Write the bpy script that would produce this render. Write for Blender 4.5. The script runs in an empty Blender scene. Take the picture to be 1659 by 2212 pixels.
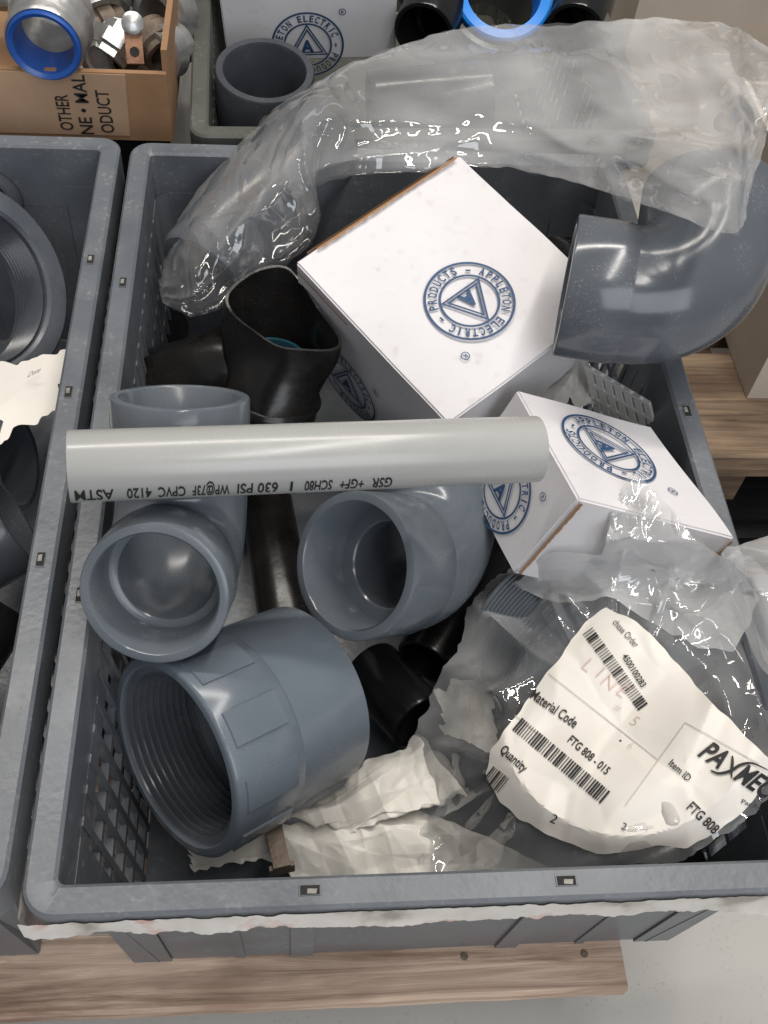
import bpy, bmesh, math, random
import numpy as np
from mathutils import Vector, Matrix, Euler, noise
random.seed(7)
sc = bpy.context.scene
COL = sc.collection
IW, IH = 1659.0, 2212.0
CX, CY = IW/2, IH/2
rad = math.radians

# ------------------------------------------------------------------ survey of the camera from the crate rim
def lm(fun, x, it=80):
    x = np.array(x, float); lam = 1e-2
    r = fun(x); c = r@r
    for _ in range(it):
        J = np.zeros((len(r), len(x)))
        for i in range(len(x)):
            d = np.zeros(len(x)); d[i] = 1e-5*max(1, abs(x[i]))
            J[:, i] = (fun(x+d)-r)/d[i]
        A = J.T@J
        st = np.linalg.solve(A+lam*np.diag(np.diag(A)+1e-12), -J.T@r)
        r2 = fun(x+st); c2 = r2@r2
        if c2 < c: x = x+st; r = r2; c = c2; lam = max(lam*.4, 1e-9)
        else: lam *= 4
    return x, c
def rotm(a, b, c): return np.array(Euler((a, b, c), 'XYZ').to_matrix())
CW, CL, CH = .4, .6, .205
obj_pts = np.array([[0,0,0],[CW,0,0],[0,CL,0],[CW,CL,0]], float)
pix_pts = np.array([[36,1992],[1830,1911],[281,303],[1346,338]], float)
def proj(Pw, C, R, f):
    q = (np.asarray(Pw)-C)@R
    return np.stack([CX+f*q[:,0]/(-q[:,2]), CY-f*q[:,1]/(-q[:,2])], 1)
def camres(x):
    p = proj(obj_pts, x[:3], rotm(x[3],x[4],x[5]), x[6]*1000)
    return np.append((p-pix_pts).ravel(), (x[6]-2.1)*60)
xs, cc = lm(camres, [.22,-.12,.49, rad(35.6), 0, rad(-3.6), 2.1])
CAM = xs[:3]; RC = rotm(*xs[3:6]); F = xs[6]*1000
camv = Vector(CAM)
def ray(px, py):
    d = RC@np.array([(px-CX)/F, -(py-CY)/F, -1.0])
    return Vector(d).normalized()
def hit(px, py, p0, n):
    d = ray(px, py); return camv+d*((p0-camv).dot(n)/d.dot(n))
def P(px, py, z): return hit(px, py, Vector((0,0,z)), Vector((0,0,1)))
def PY(px, py, y): return hit(px, py, Vector((0,y,0)), Vector((0,1,0)))
def depth(p): return -float((np.array(p)-CAM)@RC[:,2])
def mpp(p): return depth(p)/F
def axis(px, py, th, ph):
    d = ray(px, py); X = Vector(RC[:,0]); r = (X-d*X.dot(d)).normalized(); u = r.cross(d)
    th = rad(th); ph = rad(ph)
    return (-d*math.cos(th)+(r*math.cos(ph)+u*math.sin(ph))*math.sin(th)).normalized()

cam = bpy.data.objects.new('camera', bpy.data.cameras.new('camera')); COL.objects.link(cam)
m4 = Matrix([list(RC[i])+[CAM[i]] for i in range(3)]+[[0,0,0,1]])
cam.matrix_world = m4
cam.data.sensor_fit = 'VERTICAL'; cam.data.sensor_height = 36; cam.data.lens = F/IH*36
cam.data.clip_start = .01; cam.data.clip_end = 200
sc.camera = cam
sc.view_settings.view_transform = 'Standard'; sc.view_settings.look = 'None'; sc.view_settings.exposure = 0

# ------------------------------------------------------------------ materials
def nt(name):
    m = bpy.data.materials.new(name); m.use_nodes = True; t = m.node_tree
    return m, t, t.nodes['Principled BSDF']
def mat(name, col, rough=.5, metal=0, var=.15, vs=20, bump=.05, bs=300, dust=0, dustcol=(.6,.58,.55), ds=900, spec=.5, rv=.08, film_=.15):
    m, t, b = nt(name); N = t.nodes; L = t.links
    tc = N.new('ShaderNodeTexCoord')
    n1 = N.new('ShaderNodeTexNoise'); n1.inputs['Scale'].default_value = vs; n1.inputs['Detail'].default_value = 4
    L.new(tc.outputs['Object'], n1.inputs['Vector'])
    rp = N.new('ShaderNodeValToRGB'); rp.color_ramp.elements[0].position = .3; rp.color_ramp.elements[1].position = .7
    rp.color_ramp.elements[0].color = tuple(c*(1-var) for c in col)+(1,); rp.color_ramp.elements[1].color = tuple(min(1,c*(1+var)) for c in col)+(1,)
    L.new(n1.outputs['Fac'], rp.inputs['Fac'])
    out = rp.outputs['Color']; ru = n1.outputs['Fac']
    mr = N.new('ShaderNodeMapRange'); mr.inputs['To Min'].default_value = max(.02,rough-rv); mr.inputs['To Max'].default_value = min(1,rough+rv)
    L.new(ru, mr.inputs['Value']); rout = mr.outputs['Result']
    if dust:
        n2 = N.new('ShaderNodeTexNoise'); n2.inputs['Scale'].default_value = ds; n2.inputs['Detail'].default_value = 1
        L.new(tc.outputs['Object'], n2.inputs['Vector'])
        r2 = N.new('ShaderNodeValToRGB'); r2.color_ramp.elements[0].position = .6; r2.color_ramp.elements[1].position = .72
        L.new(n2.outputs['Fac'], r2.inputs['Fac'])
        n4 = N.new('ShaderNodeTexNoise'); n4.inputs['Scale'].default_value = 28; n4.inputs['Detail'].default_value = 2
        L.new(tc.outputs['Object'], n4.inputs['Vector'])
        r4 = N.new('ShaderNodeValToRGB'); r4.color_ramp.elements[0].position = .42; r4.color_ramp.elements[1].position = .68
        L.new(n4.outputs['Fac'], r4.inputs['Fac'])
        mm = N.new('ShaderNodeMath'); mm.operation = 'MULTIPLY'; L.new(r2.outputs['Color'], mm.inputs[0]); L.new(r4.outputs['Color'], mm.inputs[1])
        ma = N.new('ShaderNodeMath'); ma.operation = 'MULTIPLY_ADD'; L.new(r4.outputs['Color'], ma.inputs[0]); ma.inputs[1].default_value = film_; L.new(mm.outputs[0], ma.inputs[2])
        mu = N.new('ShaderNodeMath'); mu.operation = 'MULTIPLY'; L.new(ma.outputs[0], mu.inputs[0]); mu.inputs[1].default_value = dust
        mx = N.new('ShaderNodeMix'); mx.data_type = 'RGBA'; L.new(mu.outputs[0], mx.inputs['Factor']); L.new(out, mx.inputs['A']); mx.inputs['B'].default_value = dustcol+(1,)
        out = mx.outputs['Result']
        ra = N.new('ShaderNodeMath'); ra.operation = 'ADD'; L.new(rout, ra.inputs[0]); L.new(mu.outputs[0], ra.inputs[1]); rout = ra.outputs[0]
    L.new(out, b.inputs['Base Color'])
    L.new(rout, b.inputs['Roughness'])
    b.inputs['Metallic'].default_value = metal; b.inputs['Specular IOR Level'].default_value = spec
    if bump:
        n3 = N.new('ShaderNodeTexNoise'); n3.inputs['Scale'].default_value = bs; n3.inputs['Detail'].default_value = 2
        L.new(tc.outputs['Object'], n3.inputs['Vector'])
        bp = N.new('ShaderNodeBump'); bp.inputs['Strength'].default_value = bump; bp.inputs['Distance'].default_value = .002
        L.new(n3.outputs['Fac'], bp.inputs['Height']); L.new(bp.outputs['Normal'], b.inputs['Normal'])
    return m
def film(name, milk=.2, tint=(.975,.975,.972), rough=.045, bd=.014, edge=.17, rot=.6, base=.08, grad=None):
    """thin clear polythene: see-through, slightly milky, with long soft folds in its sheen"""
    m = bpy.data.materials.new(name); m.use_nodes = True; t = m.node_tree; N = t.nodes; L = t.links
    N.remove(N['Principled BSDF'])
    tc = N.new('ShaderNodeTexCoord')
    nz = N.new('ShaderNodeTexNoise'); nz.inputs['Scale'].default_value = 8; nz.inputs['Detail'].default_value = 2
    L.new(tc.outputs['Object'], nz.inputs['Vector'])
    ms = N.new('ShaderNodeMapping'); ms.inputs['Scale'].default_value = (1,.3,.7); ms.inputs['Rotation'].default_value = (0,0,rot)
    L.new(tc.outputs['Object'], ms.inputs['Vector'])
    n2 = N.new('ShaderNodeTexNoise'); n2.inputs['Scale'].default_value = 34; n2.inputs['Detail'].default_value = 1; n2.inputs['Distortion'].default_value = .6
    L.new(ms.outputs[0], n2.inputs['Vector'])
    s1 = N.new('ShaderNodeMath'); s1.operation = 'SUBTRACT'; s1.inputs[1].default_value = .5; L.new(n2.outputs['Fac'], s1.inputs[0])
    ab = N.new('ShaderNodeMath'); ab.operation = 'ABSOLUTE'; L.new(s1.outputs[0], ab.inputs[0])
    ad = N.new('ShaderNodeMath'); ad.operation = 'MULTIPLY_ADD'; ad.inputs[1].default_value = .9
    L.new(ab.outputs[0], ad.inputs[0]); L.new(nz.outputs['Fac'], ad.inputs[2])
    bp = N.new('ShaderNodeBump'); bp.inputs['Strength'].default_value = 1; bp.inputs['Distance'].default_value = bd
    L.new(ad.outputs[0], bp.inputs['Height'])
    tr = N.new('ShaderNodeBsdfTransparent'); tr.inputs['Color'].default_value = tint+(1,)
    gl = N.new('ShaderNodeBsdfGlossy'); gl.inputs['Roughness'].default_value = rough; gl.inputs['Color'].default_value = (1,1,1,1)
    L.new(bp.outputs['Normal'], gl.inputs['Normal'])
    df = N.new('ShaderNodeBsdfDiffuse'); df.inputs['Color'].default_value = (.92,.925,.935,1)
    mk = N.new('ShaderNodeMapRange'); mk.inputs['From Min'].default_value = .4; mk.inputs['From Max'].default_value = .64
    mk.inputs['To Min'].default_value = milk*.4; mk.inputs['To Max'].default_value = milk*1.6
    L.new(nz.outputs['Fac'], mk.inputs['Value']); mout = mk.outputs['Result']
    if grad:
        sx = N.new('ShaderNodeSeparateXYZ'); L.new(tc.outputs['Object'], sx.inputs[0])
        gr = N.new('ShaderNodeMapRange'); gr.inputs['From Min'].default_value = grad[0]; gr.inputs['From Max'].default_value = grad[1]; gr.inputs['To Min'].default_value = grad[2]; gr.inputs['To Max'].default_value = grad[3]
        L.new(sx.outputs['X'], gr.inputs['Value'])
        gm = N.new('ShaderNodeMath'); gm.operation = 'MULTIPLY'; L.new(mout, gm.inputs[0]); L.new(gr.outputs['Result'], gm.inputs[1]); mout = gm.outputs[0]
    lw = N.new('ShaderNodeLayerWeight'); lw.inputs['Blend'].default_value = .35
    fm = N.new('ShaderNodeMath'); fm.operation = 'MULTIPLY_ADD'; fm.inputs[1].default_value = edge; L.new(lw.outputs['Facing'], fm.inputs[0]); L.new(mout, fm.inputs[2])
    m2 = N.new('ShaderNodeMixShader'); L.new(fm.outputs[0], m2.inputs['Fac']); L.new(tr.outputs[0], m2.inputs[1]); L.new(df.outputs[0], m2.inputs[2])
    lf = N.new('ShaderNodeLayerWeight'); lf.inputs['Blend'].default_value = .3; L.new(bp.outputs['Normal'], lf.inputs['Normal'])
    cl = N.new('ShaderNodeMapRange'); cl.inputs['To Min'].default_value = base; cl.inputs['To Max'].default_value = .65
    L.new(lf.outputs['Fresnel'], cl.inputs['Value'])
    m3 = N.new('ShaderNodeMixShader'); L.new(cl.outputs['Result'], m3.inputs['Fac']); L.new(m2.outputs[0], m3.inputs[1]); L.new(gl.outputs[0], m3.inputs[2])
    L.new(m3.outputs[0], N['Material Output'].inputs['Surface'])
    return m
def wood(name, c1, c2, sc_=1.0):
    m, t, b = nt(name); N = t.nodes; L = t.links
    tc = N.new('ShaderNodeTexCoord'); mp = N.new('ShaderNodeMapping'); mp.inputs['Scale'].default_value = (5*sc_,90*sc_,90*sc_)
    L.new(tc.outputs['Object'], mp.inputs['Vector'])
    n = N.new('ShaderNodeTexNoise'); n.inputs['Scale'].default_value = 1; n.inputs['Detail'].default_value = 9; n.inputs['Roughness'].default_value = .65; n.inputs['Distortion'].default_value = 1.1
    L.new(mp.outputs[0], n.inputs['Vector'])
    r = N.new('ShaderNodeValToRGB'); r.color_ramp.elements[0].position = .34; r.color_ramp.elements[1].position = .62
    r.color_ramp.elements[0].color = c1+(1,); r.color_ramp.elements[1].color = c2+(1,)
    L.new(n.outputs['Fac'], r.inputs['Fac'])
    n2 = N.new('ShaderNodeTexNoise'); n2.inputs['Scale'].default_value = 13; n2.inputs['Detail'].default_value = 7
    m3 = N.new('ShaderNodeMapping'); m3.inputs['Scale'].default_value = (.6,2,2); L.new(tc.outputs['Object'], m3.inputs['Vector']); L.new(m3.outputs[0], n2.inputs['Vector'])
    rr = N.new('ShaderNodeValToRGB'); rr.color_ramp.elements[0].position = .38; rr.color_ramp.elements[1].position = .58
    rr.color_ramp.elements[0].color = (.4,.33,.3,1); rr.color_ramp.elements[1].color = (1,1,1,1); L.new(n2.outputs['Fac'], rr.inputs['Fac'])
    mx = N.new('ShaderNodeMix'); mx.data_type = 'RGBA'; mx.blend_type = 'MULTIPLY'; mx.inputs['Factor'].default_value = .75
    L.new(r.outputs['Color'], mx.inputs['A']); L.new(rr.outputs['Color'], mx.inputs['B'])
    L.new(mx.outputs['Result'], b.inputs['Base Color']); b.inputs['Roughness'].default_value = .8
    bp = N.new('ShaderNodeBump'); bp.inputs['Strength'].default_value = .7; bp.inputs['Distance'].default_value = .002
    L.new(n.outputs['Fac'], bp.inputs['Height']); L.new(bp.outputs[0], b.inputs['Normal'])
    return m
PVC = mat('grey_pvc', (.128,.148,.17), .17, var=.06, vs=14, bump=.008, bs=250, dust=.12, dustcol=(.4,.4,.39), rv=.05, film_=.6)
PVCG = mat('glossy_grey_pvc', (.1,.112,.13), .16, var=.06, vs=14, bump=.008, bs=250, dust=.25, dustcol=(.42,.42,.41), ds=700, rv=.04)
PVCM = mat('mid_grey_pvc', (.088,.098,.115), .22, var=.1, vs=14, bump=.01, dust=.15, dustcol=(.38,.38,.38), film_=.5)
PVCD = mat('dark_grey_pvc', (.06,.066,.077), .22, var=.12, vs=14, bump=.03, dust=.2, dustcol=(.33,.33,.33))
PVCB = mat('blue_grey_pvc', (.13,.156,.186), .19, var=.05, vs=10, bump=.01, dust=.1, dustcol=(.38,.38,.38), rv=.05, film_=.6)
PIPE = mat('light_grey_pvc', (.39,.392,.38), .23, var=.05, vs=9, bump=.01, dust=.08, dustcol=(.62,.6,.56), film_=.6)
CRATE = mat('crate_plastic', (.12,.132,.15), .32, var=.16, vs=16, bump=.1, bs=220, dust=.35, dustcol=(.34,.34,.34), ds=260, film_=.3)
CRATE2 = mat('olive_crate_plastic', (.08,.083,.073), .45, var=.18, vs=16, bump=.08, bs=220, dust=.3, dustcol=(.3,.29,.25), ds=260)
PALE = mat('lit_lattice_tone', (.74,.73,.7), .4, var=.12, vs=30, bump=.05)  # pale tone paints the light on the crate's lattice wall
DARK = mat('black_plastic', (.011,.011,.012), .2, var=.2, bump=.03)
RUB = mat('black_rubber', (.011,.010,.0095), .24, var=.3, vs=40, bump=.08, bs=120, dust=.25, dustcol=(.11,.095,.08))
CARD = mat('white_card', (.72,.70,.715), .55, var=.05, vs=9, bump=.06, bs=60, dust=.25, dustcol=(.46,.42,.38), ds=120)
KRAFT = mat('kraft_card', (.33,.185,.095), .8, var=.2, vs=12, bump=.15, bs=150)
KRAFT2 = mat('pale_kraft_card', (.52,.44,.36), .8, var=.1, vs=12, bump=.1, bs=100)
PAPER = mat('label_paper', (.78,.735,.675), .55, var=.07, vs=12, bump=.1, bs=40)
PAPER2 = mat('crumpled_paper', (.74,.71,.65), .42, var=.14, vs=18, bump=.2, bs=70, dust=.35, dustcol=(.34,.29,.23), ds=150)
INK = mat('navy_ink', (.02,.065,.16), .6, var=.15, vs=80, bump=0)
BLK = mat('black_ink', (.018,.017,.018), .6, var=.1, bump=0)
RED = mat('faint_red_ink', (.64,.46,.42), .6, var=.15, vs=60, bump=0)
GREYINK = mat('grey_ink', (.48,.45,.42), .6, var=.1, bump=0)
STEEL = mat('galvanised_metal', (.48,.48,.47), .36, metal=.8, var=.3, vs=40, bump=.25, bs=120)
COPP = mat('copper', (.2,.105,.065), .4, metal=.8, var=.45, vs=60, bump=.2)
BLUE = mat('blue_plastic', (.02,.1,.42), .3, var=.1, bump=0)
BLUE2 = mat('bright_blue_plastic', (.02,.25,.8), .3, var=.1, bump=0)
TEAL = mat('dark_teal_plastic', (.02,.07,.1), .3, var=.2, bump=0)
RUST = mat('rusty_metal', (.17,.13,.1), .6, metal=.4, var=.4, vs=60, bump=.3)
SLOT = mat('slot_shadow', (.015,.014,.013), .8, var=.1, bump=0)
SLOTL = mat('slot_core', (.26,.25,.22), .7, var=.4, vs=200, bump=0)
FLOOR = mat('concrete', (.5,.485,.455), .7, var=.09, vs=7, bump=.12, bs=90, dust=.4, dustcol=(.28,.27,.25), ds=300)
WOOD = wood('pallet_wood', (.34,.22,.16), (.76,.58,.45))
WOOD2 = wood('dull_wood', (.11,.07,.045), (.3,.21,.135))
FILM = film('clear_film', .16, bd=.016, grad=(-.13,.06,.3,1.2))
FILMU = film('clear_film_underside', .03, edge=.06, base=.04)
FILM2 = film('label_bag_film', .17, rot=-.5, bd=.015)
FILM3 = film('bright_film', .46)
FILM4 = film('mouth_film', .32, rot=1.4)
def torn_mat():
    m, t, b = nt('torn_paper'); N = t.nodes; L = t.links
    tc = N.new('ShaderNodeTexCoord'); n = N.new('ShaderNodeTexNoise'); n.inputs['Scale'].default_value = 22; n.inputs['Detail'].default_value = 4
    L.new(tc.outputs['Object'], n.inputs['Vector'])
    r = N.new('ShaderNodeValToRGB'); e = r.color_ramp.elements; e[0].position = .53; e[0].color = (.72,.68,.64,1); e[1].position = .62; e[1].color = (.58,.27,.22,1)
    x = e.new(.42); x.color = (.64,.6,.55,1); y = e.new(.34); y.color = (.36,.33,.29,1)
    L.new(n.outputs['Fac'], r.inputs['Fac']); L.new(r.outputs['Color'], b.inputs['Base Color']); b.inputs['Roughness'].default_value = .8
    return m
TORN = torn_mat()

# ------------------------------------------------------------------ builders
ORI = {}
class MB:
    def __init__(s): s.V = []; s.F = []
    def rings(s, rs, cu=True, cv=False, cap=False):
        b = len(s.V); n = len(rs[0]); k = len(rs)
        for r in rs: s.V += [Vector(p) for p in r]
        for i in range(k if cv else k-1):
            i2 = (i+1) % k
            for j in range(n if cu else n-1):
                j2 = (j+1) % n
                s.F.append((b+i*n+j, b+i*n+j2, b+i2*n+j2, b+i2*n+j))
        if cap:
            s.F.append(tuple(b+j for j in range(n))); s.F.append(tuple(b+(k-1)*n+j for j in range(n)))
        return s
    def lathe(s, c, ax, prof, n=64, cv=True, cap=False, ang0=0, ref=None):
        z = ax.normalized(); x = (ref-z*ref.dot(z)).normalized() if ref else z.orthogonal().normalized(); y = z.cross(x)
        return s.rings([[c+z*a+(x*math.cos(2*math.pi*j/n+ang0)+y*math.sin(2*math.pi*j/n+ang0))*r for j in range(n)] for a, r in prof], True, cv, cap)
    def hexa(s, c8):
        b = len(s.V); s.V += [Vector(p) for p in c8]
        for f in ((0,3,2,1),(4,5,6,7),(0,1,5,4),(1,2,6,5),(2,3,7,6),(3,0,4,7)): s.F.append(tuple(b+i for i in f))
        return s
    def box(s, a, b_, M=None):
        (x0,y0,z0),(x1,y1,z1) = a, b_
        c = [Vector(p) for p in ((x0,y0,z0),(x1,y0,z0),(x1,y1,z0),(x0,y1,z0),(x0,y0,z1),(x1,y0,z1),(x1,y1,z1),(x0,y1,z1))]
        return s.hexa([M@p for p in c] if M else c)
    def add(s, V, Fs):
        b = len(s.V); s.V += V; s.F += [tuple(b+i for i in f) for f in Fs]; return s
def build(name, mb, m, parent=None, smooth=True, ang=38, local=False, recalc=True):
    me = bpy.data.meshes.new(name)
    if local: off = Vector((0,0,0))
    elif parent is not None: off = ORI.get(parent.name, Vector((0,0,0)))
    else:
        off = Vector((0,0,0))
        for v in mb.V: off += v
        off /= len(mb.V); off.z = min(v.z for v in mb.V)
    me.from_pydata([v-off for v in mb.V], [], mb.F)
    if recalc:
        bm = bmesh.new(); bm.from_mesh(me); bmesh.ops.recalc_face_normals(bm, faces=bm.faces[:]); bm.to_mesh(me); bm.free()
    if smooth:
        me.polygons.foreach_set('use_smooth', [True]*len(me.polygons)); me.set_sharp_from_angle(angle=rad(ang))
    me.materials.append(m)
    o = bpy.data.objects.new(name, me); COL.objects.link(o)
    if parent is not None: o.parent = parent
    else: o.location = off
    ORI[o.name] = off
    return o
def tag(o, label, cat, group=None):
    o['label'] = label; o['category'] = cat
    if group: o['group'] = group
    return o
def thing(name, label, cat, loc=(0,0,0), group=None, rot=None):
    o = bpy.data.objects.new(name, None); o.empty_display_size = .02; COL.objects.link(o); o.location = loc
    if rot is not None: o.rotation_euler = rot
    ORI[o.name] = Vector(loc)
    return tag(o, label, cat, group)
def text2d(s, bold=0.0, shear=0.0):
    cu = bpy.data.curves.new('lettering', 'FONT'); cu.body = s; cu.size = 1; cu.offset = bold; cu.shear = shear; cu.resolution_u = 3
    ob = bpy.data.objects.new('lettering', cu); COL.objects.link(ob)
    bpy.context.view_layer.update()
    me = bpy.data.meshes.new_from_object(ob.evaluated_get(bpy.context.evaluated_depsgraph_get()))
    bm = bmesh.new(); bm.from_mesh(me)
    bmesh.ops.subdivide_edges(bm, edges=[e for e in bm.edges if e.calc_length() > .3], cuts=2, use_grid_fill=False)
    bmesh.ops.triangulate(bm, faces=bm.faces[:]); bm.verts.index_update()
    V = [(v.co.x, v.co.y) for v in bm.verts]; Fs = [tuple(v.index for v in p.verts) for p in bm.faces]; bm.free()
    bpy.data.objects.remove(ob); bpy.data.curves.remove(cu); bpy.data.meshes.remove(me)
    w = max([v[0] for v in V] or [1])
    return V, Fs, w
_tc = {}
def txt(mb, s, fn, h, w=None, bold=0.0, shear=0.0, center=False):
    k = (s, bold, shear)
    if k not in _tc: _tc[k] = text2d(s, bold, shear)
    V, Fs, tw = _tc[k]
    sy = h/.69; sx = w/tw if w else sy
    dx = -tw*sx/2 if center else 0; dy = -h/2 if center else 0
    mb.add([fn(x*sx+dx, y*sy+dy) for x, y in V], Fs)
def logo_mesh(fn):
    """round emblem: ring, lettering round it, triangle with an A, small registered mark; unit radius"""
    mb = MB()
    def ring(r0, r1, n=72):
        mb.rings([[fn(r*math.cos(2*math.pi*j/n), r*math.sin(2*math.pi*j/n)) for j in range(n)] for r in (r0, r1)])
    ring(1.0,.945); ring(.67,.62)
    s = 'APPLETON ELECTRIC - PRODUCTS - '
    for i, ch in enumerate(s):
        if ch == ' ': continue
        a = rad(208-i*360/len(s)); rr = .81
        def g(x, y, a=a, rr=rr):
            t = Vector((math.sin(a), -math.cos(a))); o = Vector((math.cos(a), math.sin(a)))
            q = o*(rr+y)+t*x; return fn(q.x, q.y)
        txt(mb, ch, g, .19, w=(.05 if ch == 'I' else .115), bold=.03, center=True)
    def tri(r0, r1):
        mb.rings([[fn(r*math.cos(rad(a)), r*math.sin(rad(a))) for a in (90,210,330)] for r in (r0, r1)])
    tri(.64,.56); tri(.5,.42)
    txt(mb, 'A', lambda x, y: fn(x, y-.04), .36, w=.34, bold=.04, center=True)
    ring2 = [[fn(.98+r*math.cos(2*math.pi*j/20), .98+r*math.sin(2*math.pi*j/20)) for j in range(20)] for r in (.1,.08)]
    mb.rings(ring2); txt(mb, 'R', lambda x, y: fn(.98+x,.98+y), .1, center=True, bold=.01)
    return mb
def bars(mb, fn, x0, x1, y0, y1, n):
    x = x0; st = (x1-x0)/n
    for i in range(n):
        w = st*random.choice((.3,.3,.55,.75)); ym = (y0+y1)/2
        mb.add([fn(x,y0), fn(x+w,y0), fn(x+w,ym), fn(x,ym), fn(x+w,y1), fn(x,y1)], [(0,1,2,3),(3,2,4,5)]); x += st
def catmull(pts, n, closed=True):
    pts = [Vector(p) for p in pts]; k = len(pts); out = []
    for i in range(n):
        t = i/n*k if closed else i/(n-1)*(k-1)
        a = int(t); f = t-a
        if closed: p0,p1,p2,p3 = (pts[(a+j) % k] for j in (-1,0,1,2))
        else:
            g = lambda q: pts[max(0, min(k-1, q))]
            p0,p1,p2,p3 = g(a-1),g(a),g(a+1),g(a+2)
        out.append(.5*((2*p1)+(p2-p0)*f+(2*p0-5*p1+4*p2-p3)*f*f+(3*p1-p0-3*p2+p3)*f**3))
    return out
def polyline(pts, n):
    pts = [Vector((p[0],p[1],0)) for p in pts]; k = len(pts)
    ls = [(pts[(i+1) % k]-pts[i]).length for i in range(k)]; tot = sum(ls); out = []
    for j in range(n):
        d = tot*j/n; i = 0
        while d > ls[i]: d -= ls[i]; i += 1
        out.append(pts[i].lerp(pts[(i+1) % k], d/ls[i]))
    return out
def crease(p, f):
    d = noise.voronoi(p*f)[0]; return d[1]-d[0]
def rdg(*a): return 1-2*abs(noise.noise(Vector(a)))
def triw(x): x = x % 1.0; return 4*abs(x-.5)-1

# ------------------------------------------------------------------ setting
ZP = -.212; ZF = -.35
fl = MB().add([Vector((-6,-4,ZF)),Vector((6,-4,ZF)),Vector((6,8,ZF)),Vector((-6,8,ZF))], [(0,1,2,3)])
fo = build('floor', fl, FLOOR, smooth=False); fo['kind'] = 'structure'

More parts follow.
